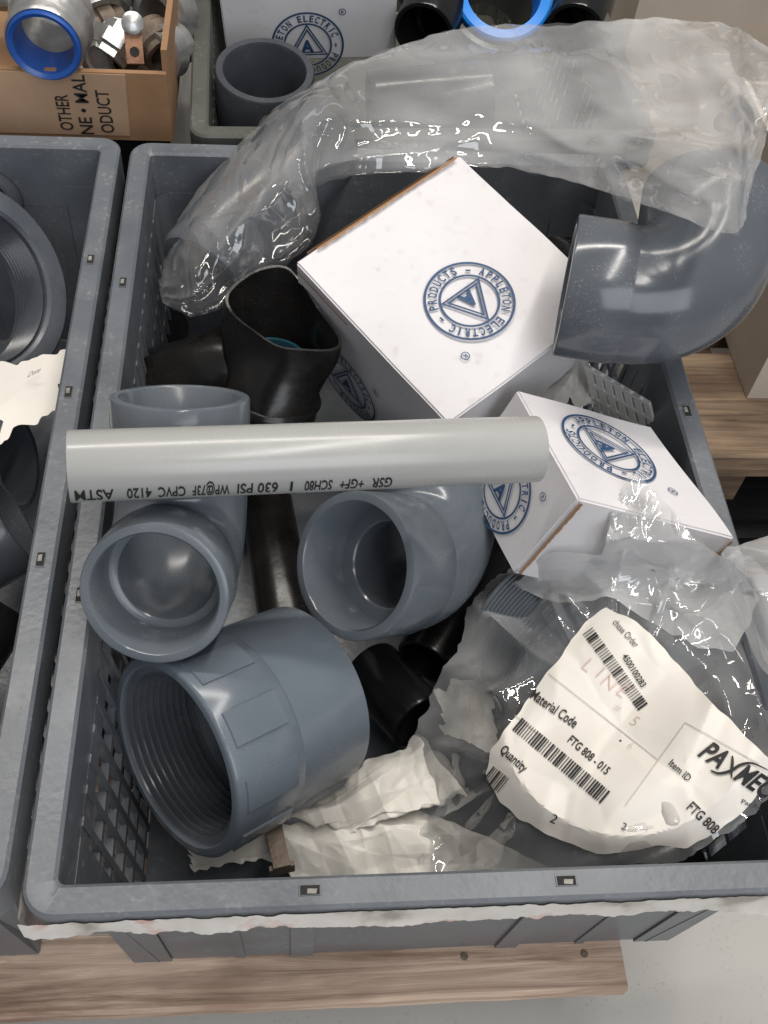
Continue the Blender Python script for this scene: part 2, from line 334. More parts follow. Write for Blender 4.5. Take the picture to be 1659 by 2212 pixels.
# ------------------------------------------------------------------ crates
def crate(label, origin, rotz, m, slots, torn=False):
    w, l, H = CW, CL, CH
    t = thing('plastic_crate', label, 'crate', (origin[0],origin[1],origin[2]-H), 'plastic crates set side by side', (0,0,rotz))
    def loop(off, z, r=.016, n=6):
        rr = max(r-off, .004); out = []
        for cx, cy, a0 in ((w-off-rr, off+rr, -90),(w-off-rr, l-off-rr, 0),(off+rr, l-off-rr, 90),(off+rr, off+rr, 180)):
            for i in range(n+1):
                a = rad(a0+90*i/n); out.append(Vector((cx+rr*math.cos(a), cy+rr*math.sin(a), H+z)))
        return out
    prof = [(.0018,0),(.0138,0),(.0156,-.0018),(.0168,-.038),(.0138,-.038),(.0125,-.004),(.0035,-.004),(.003,-.03),(0,-.03),(0,-.0018)]
    rim = build('rim', MB().rings([loop(o, z) for o, z in prof], True, True), m, t, local=True)
    def pos(side, u, z, th):
        off = .0166+.012*((-z-.036)/.164)-th
        return Vector({'f':(u,off,H+z),'b':(u,l-off,H+z),'l':(off,u,H+z),'r':(w-off,u,H+z)}[side])
    def bar(mb, side, u0, u1, z0, z1, t0=-.0005, t1=.0035):
        mb.hexa([pos(side,a,b,c) for b, (a,c) in ((z0,(u0,t0)),(z0,(u1,t0)),(z0,(u1,t1)),(z0,(u0,t1)),(z1,(u0,t0)),(z1,(u1,t0)),(z1,(u1,t1)),(z1,(u0,t1)))])
    for side, n in (('f',w),('b',w),('l',l),('r',l)):
        mb = MB()
        bar(mb, side, .026, .05, -.2, -.036); bar(mb, side, n-.05, n-.026, -.2, -.036)
        if side in 'fb':
            bar(mb, side, .0505, n-.0505, -.199, -.037, .0002, .0022)
            for ub in (.09, .31): bar(mb, side, ub, ub+.006, -.2, -.036, .0024, .0032)
        else:
            u = .056; p = (n-.112)/round((n-.112)/.0175)
            while u < n-.056:
                bar(mb, side, u, u+.0048, -.2, -.036, -.001, .003); u += p
            for z in (-.193,-.165,-.137,-.109,-.081): bar(mb, side, .05, n-.05, z-.0024, z+.0024, -.0002, .0045)
        bar(mb, side, .05, n-.05, -.055, -.036, -.0002, .0042)
        for ub in (n*.33, n*.66): bar(mb, side, ub-.007, ub+.007, -.2, -.036, -.0003, .004)
        build('side_wall', mb, m, t, local=True, smooth=False)
    for cx, cy in ((0,0),(1,0),(0,1),(1,1)):
        rs = []
        for z, off in ((-.036,.0162),(-.2,.0282)):
            ring = []
            for th, rr in ((0,.014),(.0035,.0175)):
                a = [Vector((off-th+rr*(1-math.cos(rad(q))), off-th+rr*(1-math.sin(rad(q))), H+z)) for q in range(0,91,15)]
                ring += a if th == 0 else a[::-1]
            rs.append([Vector((w-p.x if cx else p.x, l-p.y if cy else p.y, p.z)) for p in ring])
        build('corner_post', MB().rings(rs), m, t, local=True)
    mb = MB(); mb.box((.029,.029,0),(w-.029,l-.029,.005)); build('base', mb, m, t, local=True, smooth=False)
    for side, u in slots:
        def q(a, b): return {'f':(u+a, .0085+b),'b':(u+a, l-.0085+b),'l':(.0085+b, u+a),'r':(w-.0085+b, u+a)}[side]
        o = [(-.0048,-.0023),(.0048,-.0023),(.0048,.0023),(-.0048,.0023)]
        sl = build('rim_slot', MB().rings([[Vector(q(a*s, b*s)+(H+z,)) for a, b in o] for s, z in ((1.12,.0002),(1.08,.0005),(.98,.0005),(.96,.0004))]), m, t, local=True, smooth=False)
        build('slot_hole', MB().add([Vector(q(a*.98, b*.98)+(H+.0003,)) for a, b in o], [(0,1,2,3)]), SLOT, sl, local=True, smooth=False)
        build('slot_core', MB().add([Vector(q(a*.5+.001, b*.5-.0004)+(H+.0005,)) for a, b in ((o[0][0],o[0][1]),(o[1][0]*.8,o[1][1]*1.2),(o[2][0],o[2][1]*.8),(o[3][0]*.9,o[3][1]))], [(0,1,2,3)]), SLOTL, sl, local=True, smooth=False)
    if torn:
        n = 260; rs = [[],[],[],[]]
        for i in range(n):
            x = -.001+(w+.001)*i/(n-1)
            a = noise.noise(Vector((x*40,0,0))); b = noise.noise(Vector((x*160,5,0))); c = noise.noise(Vector((x*15,9,0))); d = noise.noise(Vector((x*420,2,0)))
            rs[0].append(Vector((x, -.0008-.0003*b, H-.005-.006*abs(a)-.002*b-.001*d)))
            rs[1].append(Vector((x, -.0014-.0007*abs(a), H-.012)))
            rs[2].append(Vector((x, -.0019-.0014*abs(c)-.0006*b, H-.017)))
            rs[3].append(Vector((x, -.0024-.0045*max(0,c)-.0014*a-.0013*b-.0006*d, H-.022-.004*a)))
        build('torn_label', MB().rings(rs, False), TORN, t, local=True)['label'] = 'torn white paper label with red smears along the front lip'
        rs = [[],[],[]]
        for i in range(90):
            y = .002+.075*i/89; b = noise.noise(Vector((y*150,3,0)))
            rs[0].append(Vector((-.0010, y, H-.004-.001*b))); rs[1].append(Vector((-.0016-.0006*b, y, H-.012))); rs[2].append(Vector((-.0028-.002*b, y, H-.024-.004*b)))
        build('torn_label', MB().rings(rs, False), TORN, t, local=True)
    return t
def slot_u(px, py, along): 
    p = P(px, py, 0); return p.y if along == 'y' else p.x
crate('grey plastic crate full of fittings, white boxes and bags, torn label on its front lip', (0,0,0), 0, CRATE,
      [('l',slot_u(250,610,'y')),('l',slot_u(155,1285,'y')),('f',slot_u(670,1950,'x')),('f',slot_u(1225,1915,'x')),('r',slot_u(1490,888,'y'))], torn=True)
crate('grey plastic crate at the left picture edge holding a large threaded ring', (-.4085,.008,-.002), 0, CRATE,
      [('r',slot_u(198,572,'y')),('r',slot_u(138,862,'y')),('r',slot_u(62,1230,'y'))])
fb = P(408,294,-.004)
crate('dark olive grey crate at the back holding a white box and a short ring', (fb.x,fb.y,-.004), rad(2), CRATE2, [])

# pallet under the front crates
pt = thing('wooden_pallet', 'pale reddish wooden pallet under the front crate, its front board sticking out', 'pallet', (0,0,ZP-.02))
xr = P(1353,2110,ZP).x; yf = P(700,2168,ZP).y
def board(mb, x0, x1, y0, y1, z0, z1):
    n = 40; rs = []
    for i in range(n+1):
        x = x0+(x1-x0)*i/n; e = .002*noise.noise(Vector((x*14,y0*5,1))); g = .0015*noise.noise(Vector((x*9,y1*5,4)))
        b = .0025
        rs.append([Vector((x,y0+e+b,z1)),Vector((x,y1+g-b,z1)),Vector((x,y1+g,z1-b)),Vector((x,y1+g,z0)),Vector((x,y0+e,z0)),Vector((x,y0+e,z1-b))])
    mb.rings(rs, True, False, True)
yb = yf
for i in range(5):
    mb = MB(); wdt = .095 if i else .1
    board(mb, -.75+.004*i, xr+(.0 if i == 0 else -.01), yb, yb+wdt, ZP-.016, ZP-.001*(i % 2)); yb += wdt+.05
    d = build('deck_board', mb, WOOD, pt)
    if i == 0:
        for px, py in ((1003,2066),(1262,2060),(30,2046)):
            p = P(px, py, ZP)
            if p.x < xr: build('nail_head', MB().lathe(p, Vector((0,0,1)), [(0,.0026),(.0008,.0022),(.0009,0)], 14, False), RUST, d)
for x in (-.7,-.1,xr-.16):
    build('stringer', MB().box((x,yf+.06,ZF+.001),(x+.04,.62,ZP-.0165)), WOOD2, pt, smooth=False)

# right hand background: second pallet, added dark slab for the shaded pallet gap, cartons
p1 = P(1540,985,ZP)
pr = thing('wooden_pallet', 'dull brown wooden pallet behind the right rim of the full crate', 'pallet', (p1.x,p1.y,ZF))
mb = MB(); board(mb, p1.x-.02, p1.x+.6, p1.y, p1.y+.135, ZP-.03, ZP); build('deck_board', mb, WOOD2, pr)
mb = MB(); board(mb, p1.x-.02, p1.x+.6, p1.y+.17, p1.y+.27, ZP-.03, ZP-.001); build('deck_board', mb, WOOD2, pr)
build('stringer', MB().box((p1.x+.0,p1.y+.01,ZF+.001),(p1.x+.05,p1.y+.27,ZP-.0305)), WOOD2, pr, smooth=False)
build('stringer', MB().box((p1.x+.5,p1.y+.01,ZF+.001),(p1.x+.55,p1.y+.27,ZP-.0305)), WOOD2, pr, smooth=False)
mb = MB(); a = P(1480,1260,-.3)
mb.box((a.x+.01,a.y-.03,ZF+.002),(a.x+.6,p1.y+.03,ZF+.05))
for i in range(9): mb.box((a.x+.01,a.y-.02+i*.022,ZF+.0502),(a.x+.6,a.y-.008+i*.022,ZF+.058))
tag(build('shade_slab', mb, DARK, smooth=False), 'added black ribbed slab standing in for the shaded pallet gap right of the full crate, below the brown board', 'shade slab')  # added slab, its black stands for shade under the pallet
def carton(label, M, w, d, h, m, flaps=True):
    t = thing('cardboard_carton', label, 'carton', M@Vector((0,0,0)))
    mb = MB()
    for a, b in (((0,0,0),(w,.005,h)),((0,d-.005,0),(w,d,h)),((0,.0052,0),(.005,d-.0052,h)),((w-.005,.0052,0),(w,d-.0052,h)),((.0052,.0052,0),(w-.0052,d-.0052,.005))): mb.box(a, b, M)
    build('carton_body', mb, m, t, smooth=False)
    if flaps:
        mb = MB(); mb.hexa([M@Vector(p) for p in ((0,0,h+.0005),(w,0,h+.0005),(w,.004,h+.0005),(0,.004,h+.0005),(.006,.2*d,h+.03),(w-.006,.2*d,h+.03),(w-.006,.2*d+.004,h+.03),(.006,.2*d+.004,h+.03))]); build('flap', mb, m, t, smooth=False)
    return t
c1 = P(1612,862,ZP)
carton('pale beige carton at the right picture edge, standing on the brown board', Matrix.Translation((c1.x,c1.y,ZP+.001)), .3,.25,.18, KRAFT2)
c2 = PY(1365,60,1.05)
carton('cream carton far back in the top right corner', Matrix.Translation((c2.x,1.05,ZF+.001)) , .5,.3,.45, KRAFT2)

# ------------------------------------------------------------------ fittings
def elbow(label, M1, a1, a2h, R, D1=1.96, D2=1.96, m=PVC, group='grey pipe elbows', rb=.965, ri=.668):
    a2 = (a2h-a1*a1.dot(a2h)).normalized(); O = M1-a1*R*D1; t = 1.03*R
    th = thing('pipe_elbow', label, 'pipe elbow', O, group)
    for ax, D in ((a1,D1*R),(a2,D2*R)):
        dp = min(.8*R, D-t-.02*R)
        prof = [(t*.97,(rb-.003)*R),(t+.03*R,rb*R+.002*R),(t+.12*R,R),(D-.035*R,R),(D-.008*R,.985*R),(D,.955*R),(D,.875*R),(D-.03*R,.85*R),(D-dp,.815*R),(D-dp-.004*R,(ri+.03)*R),(D-dp-.025*R,(ri+.005)*R),(t*.97,ri*R)]
        build('socket', MB().lathe(O, ax, prof, 80), m, th)
    K = O+(a1+a2)*t; z = a1.cross(a2); mb = MB()
    for rr in (rb*R,ri*R):
        rs = []
        for i in range(25):
            al = rad(90*i/24); e = -a2*math.cos(al)-a1*math.sin(al); c = K+e*t
            rs.append([c+(e*math.cos(2*math.pi*j/72)+z*math.sin(2*math.pi*j/72))*rr for j in range(72)])
        mb.rings(rs)
    build('bend', mb, m, th, recalc=False)
    return O, a1, a2
# elbow under the left part of the pipe
M1 = P(333,1285,.03); R = 163*mpp(M1)
OA, a1A, a2A = elbow('grey elbow at the left, round mouth facing up, under the pipe', M1, axis(333,1285,25,240), axis(333,1285,67,93), R, 1.96, 2.3, ri=.69)
# elbow in the middle
M1 = P(762,1222,-.035); RB = 163*mpp(M1)
OB, a1B, a2B = elbow('grey elbow in the middle, mouth turned left, between pipe and tilted box', M1, axis(762,1222,38,182), axis(762,1222,99,92), RB, 2.08, 1.55, ri=.6)
# elbow upper right
OCg = P(1510,662,.068); RCc = 153*mpp(OCg)
a1 = axis(1510,662,81,171); a2 = axis(1510,662,124,88)
elbow('glossy grey elbow lying over the right rim, its mouth against the large white box', OCg+a1*RCc*1.9, a1, a2, RCc, 1.9, 1.95, PVCG, rb=.965)

# threaded adapter
MA = P(373,1637,-.062); RA = 232*mpp(MA); aA = axis(373,1637,64,206)
ta = thing('threaded_adapter', 'blue grey threaded adapter with grip pads, below the left elbow, dark threads in its mouth', 'pipe adapter', MA-aA*RA)
prof = [(-.78*RA,.985*RA),(-.76*RA,RA),(-.03*RA,RA),(-.008*RA,.985*RA),(0,.96*RA),(0,.9*RA),(-.02*RA,.885*RA)]
k = 10; th_ = []
for i in range(k):
    s = -.04*RA-i*.076*RA
    th_ += [(s,.884*RA-.002*i*RA),(s-.014*RA,.88*RA-.002*i*RA),(s-.034*RA,.815*RA-.002*i*RA),(s-.046*RA,.815*RA-.002*i*RA)]
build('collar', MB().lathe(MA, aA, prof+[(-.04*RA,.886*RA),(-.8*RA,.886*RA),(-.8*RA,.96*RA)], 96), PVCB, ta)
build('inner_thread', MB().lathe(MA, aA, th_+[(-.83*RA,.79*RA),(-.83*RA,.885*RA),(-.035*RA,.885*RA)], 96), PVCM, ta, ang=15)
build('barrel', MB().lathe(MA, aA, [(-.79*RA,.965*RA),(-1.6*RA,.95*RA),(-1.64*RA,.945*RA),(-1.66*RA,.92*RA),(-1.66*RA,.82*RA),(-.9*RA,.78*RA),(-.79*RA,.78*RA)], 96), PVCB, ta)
zx = aA.normalized(); up = axis(373,1637,0,0); xx = (up-zx*up.dot(zx)).normalized(); yy = zx.cross(xx)
for i in range(10):
    mb = MB(); rs = []
    for s, r in ((-.68,.999),(-.672,1.02),(-.1,1.02),(-.092,.999)):
        rs.append([MA+zx*s*RA+(xx*math.cos(a)+yy*math.sin(a))*r*RA for a in [rad(i*36-9+q) for q in range(0,19,2)]])
    mb.rings(rs, False)
    for e in (0,-1):
        mb.add([r[e] for r in rs], [(0,1,2,3)])
    build('grip_pad', mb, PVCB, ta, ang=25)

# long pipe with printing
pl = P(150,1008,.078); pr_ = P(1160,970,.058)
axp = (pr_-pl).normalized(); rp = 79*mpp(pl); Lp = (pr_-pl).length
tp = thing('plastic_pipe', 'straight light grey plastic pipe with black printing lying across the fittings', 'pipe', (pl+pr_)/2-Vector((0,0,rp)))
build('pipe_tube', MB().lathe(pl, axp, [(0,rp*.985),(.0008,rp),(Lp-.0008,rp),(Lp,rp*.985),(Lp,rp*.74),(Lp-.001,rp*.72),(.001,rp*.72),(0,rp*.74)], 128), PIPE, tp)
mid = (pl+pr_)/2; vv = (camv-mid); vv = (vv-axp*vv.dot(axp)).normalized(); uu = vv.cross(axp)
if uu.dot(Vector((0,1,0))) < 0: uu = -uu
def onpipe(px, py):
    n_ = vv; return (hit(px, py, mid+vv*rp*.6, n_)-pl).dot(axp)
xa = onpipe(848,1045); xb = onpipe(162,1075)
def pm(x, y):
    a = rad(-40)-y/rp
    return pl+axp*(xa-x)+(vv*math.cos(a)+uu*math.sin(a))*(rp+.0005)
span = xa-xb; hh = rp*.43
for s, f0, f1 in (('GSR',0,.07),('+GF+',.095,.175),('SCH80',.2,.29),('I',.325,.337),('630 PSI',.375,.505),('WP@73F',.53,.645),('CPVC',.665,.75),('4120',.77,.845),('ASTM',.885,1.0)):
    mb = MB(); txt(mb, s, lambda x, y, f0=f0: pm(x+f0*span, y), hh, w=(f1-f0)*span, bold=.014)
    build('printed_lettering', mb, BLK, tp, smooth=False, recalc=False)

# ------------------------------------------------------------------ cartons with emblem
def boxpose(px4, w, d, zc, yaw0):
    loc4 = np.array([[-w/2,-d/2,0],[w/2,-d/2,0],[w/2,d/2,0],[-w/2,d/2,0]])
    px4 = np.array(px4, float); c = px4.mean(0); c0 = P(c[0], c[1], zc)
    def f(x):
        R_ = rotm(x[0],x[1],x[2]); return (proj(loc4@R_.T+x[3:6], CAM, RC, F)-px4).ravel()
    x, cst = lm(f, [0,0,yaw0,c0.x,c0.y,c0.z])
    k = (zc-CAM[2])/(x[5]-CAM[2]); pos = CAM+(x[3:6]-CAM)*k
    M = Matrix.Translation(Vector(pos))@Euler(x[:3],'XYZ').to_matrix().to_4x4()
    return M, w*k, d*k
class Warp:
    """a slightly crushed carton: bilinear top, skewed sides"""
    def __init__(s, c4, down, w, d, h): s.c = c4; s.dn = down; s.w = w; s.d = d; s.h = h
    def __matmul__(s, v):
        u = v.x/s.w+.5; t = v.y/s.d+.5; a, b, c, d = s.c
        return (a*(1-u)+b*u)*(1-t)+(d*(1-u)+c*u)*t+s.dn*(-v.z/s.h)
def whitebox(label, M, w, d, h):
    base = M@Vector((0,0,-h))
    t = thing('white_carton', label, 'box', base, 'white cartons with a round emblem')
    bm = bmesh.new(); bmesh.ops.create_cube(bm, size=1)
    bmesh.ops.scale(bm, vec=(w,d,h), verts=bm.verts); bmesh.ops.translate(bm, vec=(0,0,-h/2), verts=bm.verts)
    bmesh.ops.bevel(bm, geom=bm.edges[:], offset=.0013, segments=3, affect='EDGES')
    bmesh.ops.subdivide_edges(bm, edges=[e for e in bm.edges if e.calc_length() > .02], cuts=14, use_grid_fill=True)
    mb = MB(); bm.verts.index_update(); bm.normal_update()
    for v in bm.verts:
        q = v.co.copy(); q += v.normal*(.0013*noise.noise(q*18+Vector((w*90,0,0)))-.0003)
        mb.V.append(M@q)
    mb.F = [tuple(v.index for v in f.verts) for f in bm.faces]; bm.free()
    build('carton_body', mb, CARD, t)
    return t
def logo_on(t, M, c, right, up, size):
    c = Vector(c); right = Vector(right); up = Vector(up); n = right.cross(up)
    build('printed_emblem', logo_mesh(lambda x, y: M@(c+right*x*size+up*y*size+n*.0017)), INK, t, smooth=False, recalc=False)
def strip(t, M, a, b, wd, n, name='cut_edge', m=KRAFT):
    a = Vector(a); b = Vector(b); wd = Vector(wd); n = Vector(n); k = 60; r0, r1 = [], []
    for i in range(k):
        p = a.lerp(b, i/(k-1)); j = .35*noise.noise(p*260)
        r0.append(M@(p+n*.0019)); r1.append(M@(p+wd*(1+j)+n*.0021))
    build(name, MB().rings([r0,r1], False), m, t, smooth=False, recalc=False)
# upper box
MB1, w1, d1 = boxpose([(640,575),(965,905),(1336,663),(986,322)], .16,.15,.03, rad(-45))
h1 = .125
b1 = whitebox('large white carton with a navy emblem on top, between the bag and the grey pipe', MB1, w1, d1, h1)
logo_on(b1, MB1, (.019,-.003,0), (0,-1,0), (1,0,0), .0315)
logo_on(b1, MB1, (-.022,-d1/2,-.088), (1,0,0), (0,0,1), .033)
strip(b1, MB1, (-w1/2-.0,-d1/2+.012,-.001), (-w1/2,d1/2-.004,-.001), (0,0,-.004), (-1,0,0))
strip(b1, MB1, (-w1/2+.004,-d1/2,-.004), (-w1/2+.06,-d1/2,-.004), (0,0,-.0014), (0,-1,0))
strip(b1, MB1, (-w1/2+.0015,-d1/2+.018,0), (-w1/2+.0015,d1/2-.006,0), (.0022,0,0), (0,0,1))
# box on the right
w2, d2, h2 = .1, .1, .085
cD, cC, cB, cA = P(1250,1078,.026), P(1590,1163,.012), P(1408,920,.002), P(1115,840,.016)
dnv = P(1108,1240,-.045)-cD
MB2 = Warp([cD,cC,cB,cA], dnv, w2, d2, h2)
b2 = whitebox('smaller tilted white carton under the right end of the pipe, emblem on top', MB2, w2, d2, h2)
logo_on(b2, MB2, (-.004,.009,0), (0,-1,0), (1,0,0), .0295)
logo_on(b2, MB2, (-w2/2,.002,-.056), (0,-1,0), (0,0,1), .032)
strip(b2, MB2, (-w2/2+.001,-d2/2,-.002), (-w2/2+.001,-d2/2,-h2+.004), (.002,0,0), (0,-1,0))
strip(b2, MB2, (w2/2-.0015,-d2/2,-.002), (w2/2-.0015,-d2/2,-.02), (-.002,0,0), (0,-1,0))
mb = MB(); bars(mb, lambda x, y: MB2@Vector((x,-d2/2-.0018,y)), -w2/2+.034, -w2/2+.044, -.055, -.048, 9)
build('barcode', mb, BLK, b2, smooth=False, recalc=False)
# back box
yb3 = fb.y+.235
pA = PY(492,134,yb3); pB = PY(855,124,yb3)
xd = (pB-pA).normalized(); zd = Vector((0,-.12,1)).normalized(); zd = (zd-xd*zd.dot(xd)).normalized(); yd = zd.cross(xd)
w3 = (pB-pA).length; h3 = .11
M3 = Matrix([[xd[i],yd[i],zd[i],(pA+xd*w3/2+yd*.06+zd*h3)[i]] for i in range(3)]+[[0,0,0,1]])
b3 = whitebox('white carton standing in the dark crate at the back, emblem on its front', M3, w3, .12, h3)
pl3 = hit(665,95, pA, yd); q = M3.inverted()@pl3
logo_on(b3, M3, (q.x,-.06,q.z), (1,0,0), (0,0,1), 78*mpp(pl3))

# ------------------------------------------------------------------ black sleeve
ct = [(490,632),(545,586),(610,573),(650,606),(694,672),(737,734),(720,757),(655,757),(600,749),(545,714),(498,674)]
czs = [.012,.018,.02,.018,.013,.006,.002,0,0,.002,.008]
C3 = catmull([P(x,y,z-.01) for (x,y), z in zip(ct,czs)], 66)
mc = sum(C3, Vector())/66; bc = P(580,872,-.072); ax = (mc-bc).normalized()
ts = thing('rubber_sleeve', 'black rubber sleeve with a crumpled open mouth, left of the large white box', 'sleeve', bc)
def srings(scale_):
    rs = []
    for k in range(13):
        f = k/12; c = mc.lerp(bc, f); ring = []
        rr = .036-.002*math.sin(f*math.pi)
        for p in C3:
            d = p-mc; dp = d-ax*d.dot(ax)
            circ = dp.normalized()*rr; g = min(1, f*1.0); g = g*g*(3-2*g)
            o = d.lerp(circ, g)*scale_
            o *= 1+.06*rdg((c+o).x*28,(c+o).y*28,(c+o).z*18)*min(1,f*4)
            ring.append(c+o)
        rs.append(ring)
    return rs
outr = srings(1); inr = srings(.95)
build('sleeve_body', MB().rings(outr[::-1]+inr[:-1], True, False), RUB, ts)
build('collar_ring', MB().lathe(bc+ax*.008, ax, [(-.004,.032),(-.003,.037),(0,.0385),(.003,.037),(.004,.032)], 60), DARK, ts)
build('inner_ring', MB().lathe(mc-ax*.036, ax, [(0,.0195),(.003,.0205),(.006,.0195),(.006,.0165),(0,.0165)], 60), TEAL, ts)
l0 = P(540,780,-.05); l1 = P(330,850,-.1)
mb = MB(); dl = (l1-l0); ll = dl.length; rs = []
zl = dl.normalized(); xl_ = zl.orthogonal().normalized(); yl_ = zl.cross(xl_)
for a, r in ((0,.02),(ll*.15,.03),(ll*.5,.031),(ll*.75,.033),(ll,.033),(ll,.028),(0,.018)):
    row = []
    for j in range(48):
        an = 2*math.pi*j/48; p = l0+zl*a+(xl_*math.cos(an)+yl_*math.sin(an))*r
        row.append(p+(p-l0-zl*a)*.1*noise.noise(p*45))
    rs.append(row)
build('side_branch', mb.rings(rs, True, True), RUB, ts)

# ------------------------------------------------------------------ dark pipes lying deep between the fittings
def dpipe(label, a, b, r, m=DARK, group='black pipes deep in the crate'):
    d = b-a; l = d.length
    t = tag(build('black_pipe', MB().lathe(a, d, [(0,r*.97),(.002,r),(l-.002,r),(l,r*.97),(l,r*.85),(0,r*.85)], 56), m), label, 'pipe', group)
dpipe('black pipe seen in the gap between the left elbow and the middle elbow', P(575,1080,-.175), P(625,1380,-.172), .021, RUB)
dpipe('glossy black pipe end right of the threaded adapter, above the white paper', P(800,1440,-.155), P(905,1560,-.142), .022)
dpipe('black pipe in the lower right corner of the crate below the label', P(1330,1880,-.15), P(1720,1690,-.13), .032)
dpipe('black pipe lying deep below the upper right elbow, behind the large white box', P(1080,480,-.09), P(1330,640,-.11), .03)
dpipe('black pipe on the bottom of the crate under the threaded adapter', P(230,1500,-.17), P(420,1700,-.17), .03)
dpipe('black pipe deep under the left wall beside the rubber sleeve', P(330,700,-.15), P(300,900,-.15), .032)
dpipe('black pipe on the bottom of the crate under the middle elbow and tilted box', P(920,1430,-.175), P(1060,1200,-.175), .024, RUB)

# crumpled paper and bracket
def crumple(name, label, cat, c4, amp, f, m, n=60, seed=0, group=None, dome=0):
    """paper with straight, angular folds"""
    A = [Vector((c[0],c[1],c[2])) for c in c4]; rs = []
    rnd = random.Random(seed*17+3)
    W = [(rnd.uniform(-1,1), rnd.uniform(-1,1), rnd.uniform(.6,1.7)*f, rnd.random(), rnd.uniform(.4,1)) for _ in range(4)]
    for i in range(n+1):
        row = []
        for j in range(n+1):
            u = i/n; v = j/n
            q = (A[0]*(1-u)+A[1]*u)*(1-v)+(A[3]*(1-u)+A[2]*u)*v
            e = 20*noise.noise(Vector((u*4,v*4,seed)))+8*noise.noise(Vector((u*11,v*11,seed+3)))
            e *= max(0, 1-6*min(u,1-u,v,1-v))
            p = P(q.x+e, q.y+e, q.z)
            b = (max(0,math.sin(math.pi*u))*max(0,math.sin(math.pi*v)))**.5
            ww = p+Vector((noise.noise(p*14),noise.noise(p*14+Vector((7,7,7))),0))*.012
            h = sum(k*triw((ww.x*a+ww.y*c)*ff/math.hypot(a,c)+o)*(.3+1.4*abs(noise.noise(p*12+Vector((k*9,0,0))))) for a,c,ff,o,k in W)*.5+.45*crease(ww+Vector((seed,0,0)), f*1.6)+.25*rdg(ww.x*f*3+ww.y*f,ww.y*f*1.5,seed)
            row.append(p+Vector((0,0,1))*(dome*(b-.5)+amp*h))
        rs.append(row)
    o = build(name, MB().rings(rs, False), m, smooth=True, ang=14, recalc=False)
    return tag(o, label, cat, group)
G = 'crumpled white paper in the crate'
crumple('crumpled_paper', 'largest crumpled white paper at the bottom, below the threaded adapter', 'paper', [(585,1790,-.128),(870,1730,-.12),(1230,1890,-.132),(640,1938,-.14)], .0065, 20, PAPER2, n=140, seed=1, group=G, dome=.004)
crumple('crumpled_paper', 'creased white paper between the threaded adapter and the bag with the label', 'paper', [(620,1775,-.122),(900,1580,-.115),(1010,1720,-.11),(770,1790,-.118)], .007, 24, PAPER2, n=140, seed=2, group=G, dome=.006)
crumple('crumpled_paper', 'narrow strip of white paper at the bottom left of the rusty bracket', 'paper', [(405,1835,-.15),(600,1785,-.14),(610,1850,-.15),(420,1885,-.16)], .004, 16, PAPER2, seed=3, group=G)
crumple('crumpled_paper', 'small crumpled white wrapping between the large white box and the right rim', 'paper', [(1130,790,-.05),(1255,762,-.04),(1285,870,-.05),(1160,890,-.05)], .008, 30, PAPER2, n=90, seed=4, group=G)
crumple('crumpled_paper', 'folded white paper deep under the left side of the labelled bag', 'paper', [(945,1500,-.13),(1050,1440,-.13),(1080,1640,-.13),(960,1590,-.13)], .006, 16, PAPER2, seed=6, group=G)
bp_ = P(590,1790,-.105); M = Matrix.Translation(bp_)@Euler((0,0,rad(-78))).to_matrix().to_4x4()
tb = thing('metal_bracket', 'short rusty metal bracket lying on the paper at the bottom of the crate', 'bracket', bp_)
build('bracket_plate', MB().box((-.012,-.0045,.0),(.024,.0055,.0025), M), RUST, tb, smooth=False)
build('bracket_lip', MB().box((.0212,-.007,-.012),(.024,.008,-.0002), M), RUST, tb, smooth=False)
# added pale panel, its colour painting the right wall's lattice as lit
sp = [P(1262,790,-.02),P(1400,872,-.02),P(1424,975,-.065),P(1284,890,-.065)]
def sq(u, v): return (sp[0]*(1-u)+sp[1]*u)*(1-v)+(sp[3]*(1-u)+sp[2]*u)*v
sn = (sp[1]-sp[0]).cross(sp[3]-sp[0]).normalized()*.0025
mb = MB()
def sbar(u0, u1, v0, v1, k=0):
    c = [sq(u0,v0),sq(u1,v0),sq(u1,v1),sq(u0,v1)]; o = sn*k*.06
    mb.hexa([p-o for p in c]+[p+sn+o for p in c])
for i in range(7): sbar(i/6.6, i/6.6+.105, 0, 1)
for v in (0,.32,.64,.93): sbar(0, 1.01, v, v+.07, 1)
tag(build('lit_lattice_panel', mb, PALE, smooth=False), 'added pale panel standing in for the lit lattice of the right wall behind the smaller white box', 'panel')

# ------------------------------------------------------------------ upper bag with the pipe inside it
f0 = P(440,595,-.03); f1 = P(690,300,0); dd = f1-f0; fr = 112*mpp(f0)
tag(build('bagged_pipe', MB().lathe(f0, dd, [(0,fr*.93),(.004,fr),(dd.length-.004,fr),(dd.length,fr*.95),(dd.length,fr*.8),(0,fr*.8)], 72), PVCM), 'grey pipe fitting wrapped in the large clear bag at the upper left', 'pipe fitting')
g0 = P(800,235,-.015); g1 = P(1050,215,-.01)
tag(build('bagged_pipe', MB().lathe(g0, g1-g0, [(0,.03),(.003,.032),((g1-g0).length,.032),((g1-g0).length,.026),(0,.026)], 60), DARK), 'black pipe fitting inside the middle of the large clear bag', 'pipe fitting')
ST = [((345,625),(352,655),-.03,-.03,.0),
      ((362,545),(440,682),-.03,-.03,.045),
      ((400,450),(560,592),-.02,-.02,.055),
      ((500,330),(655,545),-.005,-.01,.056),
      ((600,232),(692,470),.01,.0,.05),
      ((720,158),(700,392),.03,.03,.03),
      ((860,100),(930,368),.04,.045,.016),
      ((1000,62),(1080,360),.045,.05,.01),
      ((1200,52),(1260,400),.05,.08,.008),
      ((1400,42),(1430,455),.06,.14,.004),
      ((1560,50),(1582,505),.09,.175,.002),
      ((1640,90),(1615,440),.12,.175,.001),
      ((1690,130),(1655,280),.13,.16,.0)]
